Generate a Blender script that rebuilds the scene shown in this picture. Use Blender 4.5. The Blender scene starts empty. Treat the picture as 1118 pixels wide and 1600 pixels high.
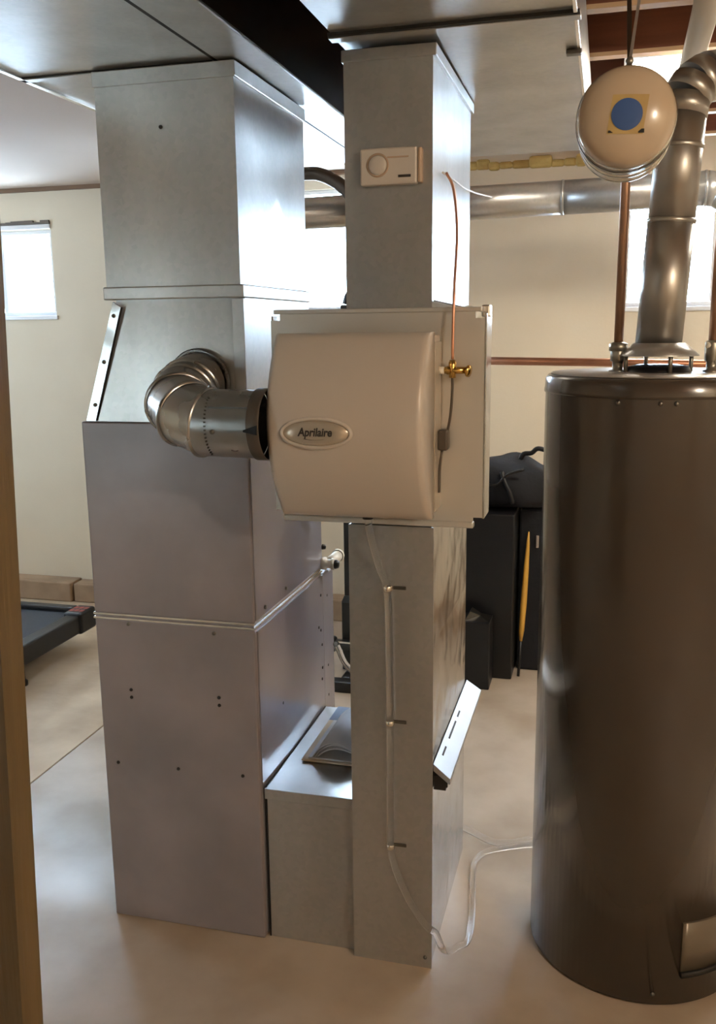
import bpy, bmesh, math, random
from mathutils import Vector, Matrix
random.seed(3)
S = bpy.context.scene
C = S.collection
PI = math.pi

# ------------------------------------------------------------------ camera
F, YAW, PITCH, ROLL = 1430.0, 0.262712, 0.198535, -0.0116154
cd = bpy.data.cameras.new('camera')
cam = bpy.data.objects.new('camera', cd); C.objects.link(cam)
fw = Vector((-math.sin(YAW)*math.cos(PITCH), math.cos(YAW)*math.cos(PITCH), -math.sin(PITCH)))
r0 = Vector((math.cos(YAW), math.sin(YAW), 0)); u0 = r0.cross(fw)
rr = math.cos(ROLL)*r0 + math.sin(ROLL)*u0
uu = -math.sin(ROLL)*r0 + math.cos(ROLL)*u0
M = Matrix((rr, uu, -fw)).transposed().to_4x4(); M.translation = Vector((0, 0, 1.6))
cam.matrix_world = M
cd.sensor_fit = 'VERTICAL'; cd.sensor_height = 24.0; cd.lens = 24.0*F/1600.0
cd.clip_start = 0.05
S.camera = cam

# ------------------------------------------------------------------ sky, lamps, exposure
w = bpy.data.worlds.new('daylight'); S.world = w; w.use_nodes = True
wn = w.node_tree; bg = wn.nodes['Background']
bg.inputs[0].default_value = (0.58, 0.78, 1.0, 1); bg.inputs[1].default_value = 16.0
S.view_settings.view_transform = 'Standard'; S.view_settings.look = 'None'
S.view_settings.gamma = 1; S.view_settings.use_curve_mapping = False
S.view_settings.exposure = 1.25
S.cycles.use_denoising = True
S.cycles.max_bounces = 10; S.cycles.diffuse_bounces = 6; S.cycles.glossy_bounces = 6
S.cycles.sample_clamp_indirect = 12

def lamp(name, kind, loc, energy, col, size=0.1, aim=None, size_y=None):
    d = bpy.data.lights.new(name, kind); d.energy = energy; d.color = col
    if kind == 'AREA':
        d.size = size
        if size_y: d.shape = 'RECTANGLE'; d.size_y = size_y
    else: d.shadow_soft_size = size
    o = bpy.data.objects.new(name, d); C.objects.link(o); o.location = loc
    if aim: o.rotation_euler = (Vector(aim)-Vector(loc)).to_track_quat('-Z', 'Y').to_euler()
    return o
WARM = (1.0, 0.86, 0.67)
lamp('warm_bulb', 'POINT', (1.45, .15, 2.28), 34, WARM, 0.06)
WINDOWS = [(-3.85, -3.085, 1.69, 2.17), (-1.9, -1.22, 1.69, 2.31), (0.068, 0.66, 1.685, 2.30)]   # x0, x1, z0, z1 in the back wall
for k, (x0, x1, z0, z1) in enumerate(WINDOWS):
    p = lamp('window_portal', 'AREA', ((x0+x1)/2, 4.93, (z0+z1)/2), 1, (1, 1, 1), x1-x0, ((x0+x1)/2, 0, (z0+z1)/2), z1-z0)
    p.data.cycles.is_portal = True
p = lamp('window_portal', 'AREA', (-4.93, 3.5, 1.75), 1, (1, 1, 1), 1.1, (0, 3.5, 1.75), .55)
p.data.cycles.is_portal = True
p = lamp('window_portal', 'AREA', (-3.2, -1.73, 1.2), 1, (1, 1, 1), 1.0, (-3.2, 0, 1.2), 1.2)
p.data.cycles.is_portal = True

# ------------------------------------------------------------------ materials
def lin(r, g, b):
    f = lambda c: c/12.92 if c <= .04045 else ((c+.055)/1.055)**2.4
    return (f(r/255), f(g/255), f(b/255), 1)
def mat(name, col, rough=.5, metal=0, col2=None, nscale=3, bump=0, bscale=8, coat=0, trans=0, ior=1.5, spangle=0, stretch=None, rough2=None, detail=4, emit=None):
    m = bpy.data.materials.new(name); m.use_nodes = True
    t = m.node_tree; n = t.nodes; l = t.links; b = n['Principled BSDF']
    b.inputs['Base Color'].default_value = col
    b.inputs['Roughness'].default_value = rough; b.inputs['Metallic'].default_value = metal
    b.inputs['Coat Weight'].default_value = coat; b.inputs['Coat Roughness'].default_value = .12
    b.inputs['Transmission Weight'].default_value = trans; b.inputs['IOR'].default_value = ior
    if emit: b.inputs['Emission Color'].default_value = emit[0]; b.inputs['Emission Strength'].default_value = emit[1]
    tc = n.new('ShaderNodeTexCoord'); vec = tc.outputs['Object']
    if stretch:
        mp = n.new('ShaderNodeMapping'); mp.inputs['Scale'].default_value = stretch
        l.new(vec, mp.inputs['Vector']); vec = mp.outputs['Vector']
    if col2 or rough2 is not None:
        nz = n.new('ShaderNodeTexNoise'); nz.inputs['Scale'].default_value = nscale; nz.inputs['Detail'].default_value = detail
        l.new(vec, nz.inputs['Vector'])
        rp = n.new('ShaderNodeMapRange'); rp.inputs['From Min'].default_value = .22; rp.inputs['From Max'].default_value = .78; rp.interpolation_type = 'SMOOTHSTEP'
        l.new(nz.outputs['Fac'], rp.inputs['Value'])
        if col2:
            mx = n.new('ShaderNodeMix'); mx.data_type = 'RGBA'
            mx.inputs['A'].default_value = col; mx.inputs['B'].default_value = col2
            l.new(rp.outputs['Result'], mx.inputs['Factor']); src = mx.outputs['Result']
            if spangle:
                vo = n.new('ShaderNodeTexVoronoi'); vo.inputs['Scale'].default_value = 90
                l.new(tc.outputs['Object'], vo.inputs['Vector'])
                mv = n.new('ShaderNodeMix'); mv.data_type = 'RGBA'; mv.blend_type = 'OVERLAY'; mv.inputs['Factor'].default_value = spangle
                l.new(src, mv.inputs['A']); l.new(vo.outputs['Color'], mv.inputs['B'])
                hs = n.new('ShaderNodeHueSaturation'); hs.inputs['Saturation'].default_value = .25
                l.new(mv.outputs['Result'], hs.inputs['Color']); src = hs.outputs['Color']
            l.new(src, b.inputs['Base Color'])
        if rough2 is not None:
            rm = n.new('ShaderNodeMapRange'); rm.inputs['To Min'].default_value = rough; rm.inputs['To Max'].default_value = rough2
            l.new(rp.outputs['Result'], rm.inputs['Value']); l.new(rm.outputs['Result'], b.inputs['Roughness'])
    if bump:
        nb = n.new('ShaderNodeTexNoise'); nb.inputs['Scale'].default_value = bscale; nb.inputs['Detail'].default_value = 2
        l.new(vec, nb.inputs['Vector'])
        bp = n.new('ShaderNodeBump'); bp.inputs['Strength'].default_value = 1; bp.inputs['Distance'].default_value = bump
        l.new(nb.outputs['Fac'], bp.inputs['Height']); l.new(bp.outputs['Normal'], b.inputs['Normal'])
    return m
GALV = mat('galvanised_steel', lin(192, 189, 183), .27, .75, lin(170, 168, 161), 5, .0030, 2.2, spangle=.05, rough2=.34, stretch=(1, 1, .35))
GALV2 = mat('galvanised_bright', lin(194, 200, 208), .17, 1, lin(176, 182, 190), 4, .012, 6.0, spangle=.05, rough2=.27)
GALVD = mat('galvanised_dark', lin(120, 117, 112), .30, 1, lin(95, 92, 88), 6, .002, 4, rough2=.4)
PIPE = mat('galvanised_pipe', lin(195, 195, 194), .24, 1, lin(170, 170, 168), 8, .001, 6, rough2=.32)
LIDM = mat('galvanised_lid', lin(196, 196, 194), .27, .9, lin(180, 180, 178), 5, .006, 3.0, rough2=.38)
FLAPM = mat('brushed_cover', lin(190, 191, 192), .44, .9, lin(176, 177, 178), 5, .003, 4, rough2=.52)
PANM = mat('dull_panel_sheet', lin(208, 204, 197), .34, .55, lin(198, 194, 187), 4, .002, 3, rough2=.42)
FLUEM = mat('flue_pipe_steel', lin(182, 178, 172), .34, .92, lin(160, 156, 150), 8, .0006, 6, rough2=.42)
CABI = mat('furnace_grey_paint', lin(156, 147, 150), .30, .15, lin(132, 126, 130), 4, .0015, 2.5, rough2=.36)
CABS = mat('furnace_side_lit', lin(164, 162, 170), .13, .4, lin(156, 154, 162), 4, .004, 3.5, rough2=.24)  # same furnace paint, with a bluish cast of reflected daylight tinted in
EDGE = mat('bright_sheared_edge', lin(225, 222, 215), .25, 1)
SEAM = mat('dark_seam', lin(28, 26, 24), .6)
HOLE = mat('dark_screw_hole', lin(18, 17, 17), .6)
SCREW = mat('screw_zinc', lin(120, 118, 112), .35, 1)
WALL = mat('painted_wall', lin(224, 211, 188), .75, 0, lin(217, 203, 179), 2, .0006, 60)
CEIL = mat('ceiling_paint', lin(192, 175, 160), .85, 0, lin(185, 169, 154), 1.5)
LEDGE = mat('footing_concrete', lin(176, 150, 122), .85, 0, lin(146, 122, 98), 6, .004, 25)
FLOOR = mat('smooth_concrete', lin(188, 174, 158), .27, 0, lin(152, 134, 114), 2.6, .0008, 3, coat=.0, rough2=.46, detail=7)
TANF = mat('tan_concrete', lin(204, 184, 158), .6, 0, lin(168, 146, 120), 3, .002, 20)
WOODJ = mat('joist_wood', lin(128, 78, 56), .7, 0, lin(104, 62, 44), 4, .001, 20, stretch=(.6, 6, 6))
WOODB = mat('pale_wood', lin(214, 184, 150), .7, 0, lin(196, 164, 128), 5, stretch=(.6, 5, 5))
DOORM = mat('olive_brown_wood', lin(92, 74, 42), .5, 0, lin(74, 58, 32), 4, .001, 20, stretch=(8, 8, .5))
TRIMW = mat('brown_trim', lin(128, 100, 76), .7)
VINYL = mat('white_vinyl', lin(232, 232, 232), .4)
GLASS = mat('window_glass', (1, 1, 1, 1), .0, 0, trans=1, ior=1.02)
BEIGE = mat('beige_plastic', lin(190, 180, 169), .32, 0, lin(186, 176, 165), 3, .0003, 120)
BADGE = mat('badge_silver', lin(200, 188, 172), .25, .5)
INK = mat('dark_print', lin(40, 33, 29), .5)
CREAM = mat('cream_plastic', lin(214, 200, 178), .45)
TAUPE = mat('dial_print', lin(172, 146, 122), .5)
COPPER = mat('copper', lin(214, 158, 128), .3, .7, lin(196, 138, 108), 12, rough2=.4)
BRASS = mat('brass', lin(206, 168, 96), .22, 1)
JACKET = mat('heater_jacket', lin(70, 62, 55), .2, .0, lin(64, 57, 50), 3, .0006, 3, coat=.4)
COVM = mat('access_cover_paint', lin(112, 102, 88), .3, .2)
HTOP = mat('heater_top', lin(150, 143, 134), .3, .3)
FITT = mat('grey_fitting', lin(150, 146, 136), .35, .8)
PIPEB = mat('tarnished_copper', lin(172, 136, 112), .35, .7, lin(150, 116, 94), 9)
TANK = mat('tank_enamel', lin(192, 172, 148), .22, 0, lin(186, 166, 142), 4, coat=.4)
STICK = mat('yellowed_sticker', lin(196, 170, 112), .6, 0, lin(160, 130, 76), 9)
BLUE = mat('blue_dot', lin(52, 84, 140), .5)
BLACK = mat('black_plastic', lin(15, 15, 18), .4)
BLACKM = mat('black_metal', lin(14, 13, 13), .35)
NAVY = mat('navy_black_fabric', lin(15, 17, 25), .85, 0, lin(11, 12, 18), 12, .002, 60)
BELT = mat('treadmill_belt', lin(42, 47, 56), .6, 0, lin(36, 41, 50), 20, .0008, 150)
REDP = mat('red_print', lin(150, 70, 62), .5)
YEL = mat('yellow_stick', lin(206, 160, 70), .45, 0, lin(190, 142, 56), 5)
CLEAR = mat('clear_vinyl', (.96, .97, .98, 1), .06, 0, trans=.97, ior=1.18)
PVCW = mat('white_pvc', lin(226, 220, 206), .35)
PVCG = mat('grey_pipe', lin(206, 200, 190), .4)
FLEX = mat('dark_pipe', lin(92, 84, 76), .4, .5)
BLIND = bpy.data.materials.new('window_blind'); BLIND.use_nodes = True  # translucent sheet added to dim the front window
_n = BLIND.node_tree.nodes; _tb = _n.new('ShaderNodeBsdfTranslucent'); _tb.inputs[0].default_value = (.44, .42, .38, 1)
BLIND.node_tree.links.new(_tb.outputs[0], _n['Material Output'].inputs[0])
PAPER = mat('paper', lin(214, 218, 224), .6, 0, lin(196, 200, 210), 14)
PAPERB = mat('printed_cover', lin(84, 104, 138), .5, 0, lin(110, 130, 162), 9)
FOAM = mat('yellow_foam', lin(200, 176, 110), .9, 0, lin(170, 140, 80), 12, .01, 25)
DIFF = mat('light_diffuser', lin(250, 246, 236), .5, emit=((1, .90, .75, 1), 13.0))

# ------------------------------------------------------------------ mesh helpers (all in world coordinates)
def bx(bm, x0, x1, y0, y1, z0, z1, bev=0, seg=2):
    vs = [bm.verts.new(p) for p in ((x0, y0, z0), (x1, y0, z0), (x1, y1, z0), (x0, y1, z0), (x0, y0, z1), (x1, y0, z1), (x1, y1, z1), (x0, y1, z1))]
    fs = [bm.faces.new([vs[i] for i in q]) for q in ((0, 3, 2, 1), (4, 5, 6, 7), (0, 1, 5, 4), (1, 2, 6, 5), (2, 3, 7, 6), (3, 0, 4, 7))]
    if bev:
        es = list({e for f in fs for e in f.edges})
        bmesh.ops.bevel(bm, geom=es, offset=bev, segments=seg, affect='EDGES', profile=.5)
    return bm
def box(*a, **k): return bx(bmesh.new(), *a, **k)
def hexa(bm, lo, hi):     # lo, hi: four points each, counter-clockwise from above
    vs = [bm.verts.new(p) for p in list(lo)+list(hi)]
    for q in ((0, 3, 2, 1), (4, 5, 6, 7), (0, 1, 5, 4), (1, 2, 6, 5), (2, 3, 7, 6), (3, 0, 4, 7)): bm.faces.new([vs[i] for i in q])
    return bm
def frame(d):
    d = d.normalized(); a = Vector((0, 0, 1)) if abs(d.z) < .9 else Vector((1, 0, 0))
    s = d.cross(a).normalized(); return s, s.cross(d).normalized()
def tube(bm, pts, rad, n=16, caps=True):
    pts = [Vector(p) for p in pts]; N = len(pts)
    rads = rad if isinstance(rad, (list, tuple)) else [rad]*N
    d0 = (pts[1]-pts[0]).normalized(); s, t = frame(d0); rings = []
    for i, p in enumerate(pts):
        if i == 0: d = pts[1]-p
        elif i == N-1: d = p-pts[i-1]
        else: d = (pts[i+1]-p).normalized()+(p-pts[i-1]).normalized()
        d = d.normalized()
        s = (s-d*s.dot(d)).normalized(); t = d.cross(s)
        k = 1.0
        if 0 < i < N-1: k = 1/max(.5, math.cos(((pts[i+1]-p).angle(p-pts[i-1]))/2))
        rings.append([bm.verts.new(p+(s*math.cos(2*PI*j/n)+t*math.sin(2*PI*j/n))*rads[i]) for j in range(n)])
    for a, b in zip(rings, rings[1:]):
        for j in range(n): bm.faces.new((a[j], a[(j+1) % n], b[(j+1) % n], b[j])).smooth = True
    if caps:
        bm.faces.new(rings[0][::-1]); bm.faces.new(rings[-1])
    return bm
def T(pts, rad, n=16, caps=True): return tube(bmesh.new(), pts, rad, n, caps)
def lathe(bm, prof, c, axis=(0, 0, 1), n=48, closed=False):   # prof: (radius, height) list
    ax = Vector(axis).normalized(); s, t = frame(ax); c = Vector(c); rings = []
    for r, h in prof:
        if r < 1e-6: rings.append([bm.verts.new(c+ax*h)])
        else: rings.append([bm.verts.new(c+ax*h+(s*math.cos(2*PI*j/n)+t*math.sin(2*PI*j/n))*r) for j in range(n)])
    for a, b in zip(rings, rings[1:]):
        for j in range(n):
            k = (j+1) % n
            if len(a) == 1 and len(b) == 1: continue
            if len(a) == 1: f = bm.faces.new((a[0], b[k], b[j]))
            elif len(b) == 1: f = bm.faces.new((a[j], a[k], b[0]))
            else: f = bm.faces.new((a[j], a[k], b[k], b[j]))
            f.smooth = True
    return bm
def LT(*a, **k): return lathe(bmesh.new(), *a, **k)
def spline(pts, n=8):
    pts = [Vector(p) for p in pts]; out = []
    P = [pts[0]*2-pts[1]]+pts+[pts[-1]*2-pts[-2]]
    for i in range(1, len(P)-2):
        for k in range(n):
            t = k/n; a, b, c, d = P[i-1:i+3]
            out.append(.5*((2*b)+(c-a)*t+(2*a-5*b+4*c-d)*t*t+(3*b-a-3*c+d)*t**3))
    out.append(pts[-1]); return out
def crossed(bm, o, a, b, nrm, up, m=1):
    """sheet metal panel with cross-break creases: quad o, o+a, o+a+b, o+b whose centre stands proud by up"""
    o, a, b, nrm = map(Vector, (o, a, b, nrm)); 
    for i in range(m):
        q = [bm.verts.new(p) for p in (o+b*(i/m), o+a+b*(i/m), o+a+b*((i+1)/m), o+b*((i+1)/m))]
        c = bm.verts.new((q[0].co+q[2].co)/2+nrm*up)
        for j in range(4): bm.faces.new((q[j], q[(j+1) % 4], c))
    return bm

ORG = {}
def thing(name, loc, label, cat, group=None):
    o = bpy.data.objects.new(name, None); C.objects.link(o); o.location = loc; o.empty_display_size = .1
    o['label'] = label; o['category'] = cat
    if group: o['group'] = group
    ORG[o.name] = Vector(loc); return o
def obj(name, bm, m, parent=None, label=None, cat=None, kind=None, group=None, loc=None, smooth_angle=None):
    bmesh.ops.recalc_face_normals(bm, faces=bm.faces)
    off = ORG[parent.name] if parent else Vector(loc or (0, 0, 0))
    if parent is None and loc is None and kind != 'structure':
        xs = [v.co for v in bm.verts]
        off = Vector(((min(v.x for v in xs)+max(v.x for v in xs))/2, (min(v.y for v in xs)+max(v.y for v in xs))/2, min(v.z for v in xs)))
    bmesh.ops.translate(bm, verts=bm.verts, vec=-off)
    me = bpy.data.meshes.new(name); bm.to_mesh(me); bm.free(); me.materials.append(m)
    o = bpy.data.objects.new(name, me); C.objects.link(o)
    if parent: o.parent = parent
    else: o.location = off
    ORG[o.name] = off
    if label: o['label'] = label
    if cat: o['category'] = cat
    if kind: o['kind'] = kind
    if group: o['group'] = group
    return o
def copy_part(src, parent, at, src_at):
    c = src.copy(); C.objects.link(c); c.parent = parent; c.location = Vector(at)-Vector(src_at); ORG[c.name] = ORG[parent.name]
    return c

# ------------------------------------------------------------------ the room
X0, X1, Y0, Y1, ZC = -4.8, 2.0, -1.6, 4.8, 2.40
JX = -1.945                                    # control joint in the slab
fl = obj('floor', box(JX+.004, X1, Y0, Y1+.15, -.12, 0), FLOOR, kind='structure')
obj('floor', box(X0, JX-.004, Y0, Y1+.15, -.12, 0), TANF, kind='structure')
obj('floor', box(JX-.004, JX+.004, Y0, Y1+.15, -.12, -.006), SEAM, kind='structure')
bm = bmesh.new()
xs = [X0-.15]+[v for wn_ in WINDOWS for v in wn_[:2]]+[X1+.15]
for i in range(0, len(xs), 2): bx(bm, xs[i], xs[i+1], Y1, Y1+.15, -.12, 2.65)
for x0, x1, z0, z1 in WINDOWS:
    bx(bm, x0, x1, Y1, Y1+.15, -.12, z0); bx(bm, x0, x1, Y1, Y1+.15, z1, 2.65)
obj('wall_back', bm, WALL, kind='structure')
bm = bmesh.new()                               # left wall; its unseen window is added to brighten back wall and floor
bx(bm, X0-.15, X0, Y0, 2.95, -.12, 2.65); bx(bm, X0-.15, X0, 4.05, Y1, -.12, 2.65)
bx(bm, X0-.15, X0, 2.95, 4.05, -.12, 1.48); bx(bm, X0-.15, X0, 2.95, 4.05, 2.03, 2.65)
obj('wall_left', bm, WALL, kind='structure')
obj('wall_right', box(X1, X1+.15, Y0, Y1, -.12, 2.65), WALL, kind='structure')
WF = (-3.9, -2.75, .5, 1.8)                      # one more window in the front wall, out of frame
bm = bmesh.new()
bx(bm, X0-.15, WF[0], Y0-.15, Y0, -.12, 2.65); bx(bm, WF[1], X1+.15, Y0-.15, Y0, -.12, 2.65)
bx(bm, WF[0], WF[1], Y0-.15, Y0, -.12, WF[2]); bx(bm, WF[0], WF[1], Y0-.15, Y0, WF[3], 2.65)
obj('wall_front', bm, WALL, kind='structure')
obj('ceiling', box(X0-.15, -1.30, Y0, Y1, ZC, ZC+.1), CEIL, kind='structure')
obj('ceiling', box(X0-.15, X1+.15, Y0-.15, Y1+.15, 2.61, 2.70), WOODB, kind='structure')
jy = 3.11
for k in range(-10, 5):
    y = jy+.445*k
    if Y0 < y < Y1-.1:
        j = obj('joist', box(-1.30, X1, y-.02, y+.02, ZC+.012, 2.61), WOODJ, parent=None, kind='structure')
        b = obj('lit_edge', box(-1.30, X1, y-.021, y+.021, ZC, ZC+.012), WOODB, j)  # pale underside: light on the joist bottom put into its colour
obj('trim_1', box(X0, -1.0, Y1-.02, Y1, ZC-.022, ZC), TRIMW, kind='structure')
# footing ledge of cast blocks along the back wall
led = obj('baseboard_back', box(X0, X1, Y1-.09, Y1, 0, .10), LEDGE, kind='structure')
cx = X0+.02
for k, wd in enumerate((.62, .58, .545, .33, .40, .52, .6, .55, .62, .5, .58, .6)):
    if cx+wd > X1: break
    dz = random.uniform(-.006, .006)
    obj('block', box(cx, cx+wd-.012, Y1-.125+random.uniform(-.008, .008), Y1-.089, .0, .118+dz, bev=.008), LEDGE, led)
    obj('block', box(cx, cx+wd-.012, Y1-.0905, Y1-.002, .099, .118+dz, bev=.004), LEDGE, led)
    cx += wd
# windows
for k, (x0, x1, z0, z1) in enumerate(WINDOWS):
    bm = bmesh.new(); f = .022
    bx(bm, x0, x1, Y1+.015, Y1+.075, z0, z0+f, .003); bx(bm, x0, x1, Y1+.015, Y1+.075, z1-f, z1, .003)
    bx(bm, x0, x0+f, Y1+.015, Y1+.075, z0+f, z1-f, .003); bx(bm, x1-f, x1, Y1+.015, Y1+.075, z0+f, z1-f, .003)
    wo = obj('window_%d' % (k+1), bm, VINYL, kind='structure')
    xm = -3.43 if k == 0 else (x0+x1)/2 + (-.12 if k == 1 else .12)
    obj('mullion', box(xm-.014, xm+.014, Y1+.02, Y1+.065, z0+f, z1-f, bev=.003), VINYL, wo)
    obj('pane', box(x0+f, xm-.014, Y1+.04, Y1+.044, z0+f, z1-f), GLASS, wo)
    obj('pane', box(xm+.014, x1-f, Y1+.04, Y1+.044, z0+f, z1-f), GLASS, wo)
    obj('sill', box(x0-.01, x1+.01, Y1-.012, Y1+.02, z0-.022, z0, bev=.003), VINYL, wo)
    if k == 0:
        obj('head_trim', box(x0, x1+.0, Y1-.010, Y1+.01, z1+.004, z1+.030, bev=.003), VINYL, wo)
        bm = bmesh.new(); x = x0
        while x < x1:
            d = random.uniform(.02, .06); bx(bm, x, min(x+d, x1), Y1-.014, Y1, z1+.03, z1+.03+random.uniform(.008, .022)); x += d
        obj('ragged_edge', bm, FLEX, wo)
bm = bmesh.new()
for x in (WF[0], -3.225, WF[1]-.05): bx(bm, x, x+.05, Y0-.08, Y0-.03, WF[2], WF[3])
for z in (WF[2], WF[3]-.05): bx(bm, WF[0]+.05, WF[1]-.05, Y0-.078, Y0-.032, z, z+.05)
wo = obj('window_4', bm, VINYL, kind='structure')
bm = bmesh.new()
for k in range(26): bx(bm, WF[0]+.01, WF[1]-.01, Y0-.022, Y0-.019, WF[2]+.05*k, WF[2]+.05*k+.0495)
obj('blind', bm, BLIND, wo, kind='stuff')  # unseen, added to weaken the window's reflection in the metal
bm = bmesh.new()
for y in (2.95, 3.48, 4.0): bx(bm, X0-.08, X0-.03, y, y+.05, 1.48, 2.03)
for z in (1.48, 1.98): bx(bm, X0-.078, X0-.032, 3.0, 4.0, z, z+.05)
obj('window_5', bm, VINYL, kind='structure')  # added out of view as extra daylight for the left end
# door standing open at the left, only its edge in view (slightly out of plumb)
bm = bmesh.new()
hexa(bm, [(-1.36, .78, .0), (-.645, .78, .0), (-.645, .818, .0), (-1.36, .818, .0)], [(-1.284, .78, 2.03), (-.569, .78, 2.03), (-.569, .818, 2.03), (-1.284, .818, 2.03)])
dr = obj('door_1', bm, DOORM, kind='structure')

# ------------------------------------------------------------------ furnace
FX0, FX1, FY = -1.262, -.8175, 2.035
fu = thing('furnace', (-1.04, 2.35, 0), 'tall grey lilac steel furnace cabinet standing on the concrete floor at left', 'furnace')
obj('lower_cabinet', box(FX0, FX1, FY, 2.60, 0, .865, bev=.004), CABI, fu)
obj('upper_cabinet', box(FX0, FX1, FY, 2.60, .880, 1.378, bev=.004), CABI, fu)
bm = bmesh.new(); bx(bm, FX0-.002, FX1+.002, FY-.004, 2.602, .865, .871, .0015); bx(bm, FX0-.002, FX1+.002, FY-.004, 2.602, .876, .882, .0015)
obj('seam_flange', bm, EDGE, fu, label='bright sheared metal seam flange')
obj('seam_gap', box(FX0+.002, FX1-.002, FY+.001, 2.598, .864, .883), CABI, fu)
bm = crossed(bmesh.new(), (FX1+.004, FY+.012, .012), (0, .55, 0), (0, 0, .845), (1, 0, 0), .004)
bx(bm, FX1-.001, FX1+.0035, FY+.012, FY+.562, .012, .857)
obj('side_panel', bm, CABS, fu, label='shiny side panel reflecting the box beside it')
bm = crossed(bmesh.new(), (FX1+.003, FY+.006, .887), (0, .555, 0), (0, 0, .485), (1, 0, 0), .003)
bx(bm, FX1-.001, FX1+.0025, FY+.006, FY+.56, .887, 1.372)
obj('upper_side_panel', bm, CABS, fu)
obj('corner_post', box(FX1-.10, FX1+.004, 2.601, 2.66, 0, .86, bev=.004), CABS, fu)
obj('corner_flange', box(FX1-.08, FX1-.004, 2.661, 2.735, 0, .845, bev=.004), CABS, fu)
obj('front_door', box(FX0+.01, FX1-.085, 2.601, 2.72, .02, .86, bev=.006), CABI, fu)
proto = {}
def dot(parent, p, axis, kind):
    key = (parent.name, kind, axis)
    if key not in proto:
        ax = Vector(axis)
        if kind == 'screw': b = LT([(0, .004), (.0028, .0038), (.0048, .002), (.0052, 0), (.0052, -.002)], p, axis, n=10); m_ = SCREW
        else: b = LT([(0, .0012), (.0042, .0012), (.0046, -.001)], p, axis, n=12); m_ = HOLE
        proto[key] = (obj(kind, b, m_, parent), p)
    else: copy_part(proto[key][0], parent, p, proto[key][1])
for px_, pz_ in ((-1.166, .855), (-.927, .848)): dot(fu, (px_, FY-.001, pz_), (0, -1, 0), 'screw')
for px_, pz_ in ((-1.170, .674), (-1.170, .653), (-.921, .676), (-.921, .655)): dot(fu, (px_, FY-.001, pz_), (0, -1, 0), 'hole')
for px_, pz_ in ((-1.222, .462), (-1.046, .464), (-.864, .466)): dot(fu, (px_, FY-.001, pz_), (0, -1, 0), 'hole')
for py_, pz_ in ((2.57, .80), (2.565, .69), (2.575, .64), (2.575, .565), (2.57, .53), (2.21, .60), (2.545, .705)): dot(fu, (FX1+.006, py_, pz_), (1, 0, 0), 'hole')
for py_, pz_ in ((2.10, .905), (2.26, .91)): dot(fu, (FX1+.006, py_, pz_), (1, 0, 0), 'screw')
for pz_ in (.78, .55, .45): dot(fu, (FX1+.004, 2.64, pz_), (1, 0, 0), 'hole')
pl = obj('drain_fitting', LT([(0, 0), (.020, 0), (.020, .012), (.014, .014), (.014, .028), (.018, .030), (.018, .04), (0, .04)], (FX1+.003, 2.60, .893), (1, 0, 0), n=20), PVCW, fu, label='white plastic drain fitting')
bm = T([(FX1+.022, 2.612, .893), (FX1+.022, 2.70, .893)], .017, 16); lathe(bm, [(.02, 0), (.02, .012), (0, .012)], (FX1+.022, 2.70, .893), (0, 1, 0), 16)
obj('drain_stub', bm, PVCW, pl)
obj('cap', LT([(0, .014), (.011, .012), (.014, .004), (.014, 0)], (FX1+.043, 2.60, .892), (1, 0, 0), n=16), BLACK, pl)
obj('drain_plug', LT([(0, .012), (.007, .010), (.009, 0)], (FX1+.004, 2.60, .945), (1, 0, 0), n=12), BLACK, fu)

# ------------------------------------------------------------------ supply plenum with its transition
PX0, PX1, PY1 = -1.167, -.818, 2.528
sp = thing('supply_plenum', (-1.0, 2.3, 1.378), 'tall galvanised supply plenum with sloped left shoulder on top of the grey furnace', 'duct')
bm = bmesh.new()
hexa(bm, [(-1.243, FY+.004, 1.379), (PX1, FY+.004, 1.379), (PX1, 2.58, 1.379), (-1.243, 2.58, 1.379)], [(-1.150, FY+.012, 1.672), (PX1, FY+.012, 1.672), (PX1, PY1, 1.672), (-1.150, PY1, 1.672)])
obj('transition', bm, GALV, sp)
bm = bmesh.new(); hexa(bm, [(-1.246, FY-.002, 1.380), (-1.220, FY-.002, 1.380), (-1.220, FY+.004, 1.380), (-1.246, FY+.004, 1.380)], [(-1.152, FY-.002, 1.668), (-1.132, FY-.002, 1.655), (-1.132, FY+.004, 1.655), (-1.152, FY+.004, 1.668)])
obj('edge_flange', bm, GALV2, sp, label='pale folded flange with screws')
bm = bmesh.new(); hexa(bm, [(-1.2195, FY+.002, 1.380), (-1.2175, FY+.002, 1.380), (-1.2175, FY+.0045, 1.380), (-1.2195, FY+.0045, 1.380)], [(-1.132, FY+.002, 1.655), (-1.130, FY+.002, 1.655), (-1.130, FY+.0045, 1.655), (-1.132, FY+.0045, 1.655)])
obj('flange_gap', bm, SEAM, sp)
for px_, pz_ in ((-1.152, 1.635), (-1.186, 1.525), (-1.218, 1.42)): dot(sp, (px_, FY-.002, pz_), (0, -1, 0), 'screw')
obj('corner_strip', box(-.845, PX1+.002, FY-.001, FY+.006, 1.380, 1.670, bev=.001), GALV, sp)
bm = bmesh.new(); bx(bm, -1.172, -.812, FY-.010, PY1+.006, 1.672, 1.702, .003)
obj('drive_band', bm, GALV, sp)
bm = bmesh.new(); bx(bm, PX0, PX1-.004, FY, PY1, 1.70, 2.150); crossed(bm, (PX1-.004, FY, 1.702), (0, PY1-FY, 0), (0, 0, .448), (1, 0, 0), .007)
obj('plenum_body', bm, GALV, sp)
bm = bmesh.new(); bx(bm, PX0-.004, PX1+.001, FY-.004, PY1+.004, 2.150, 2.184, .002)
obj('top_collar', bm, GALV, sp)
dot(sp, (-1.003, FY-.002, 2.055), (0, -1, 0), 'hole'); 
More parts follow.
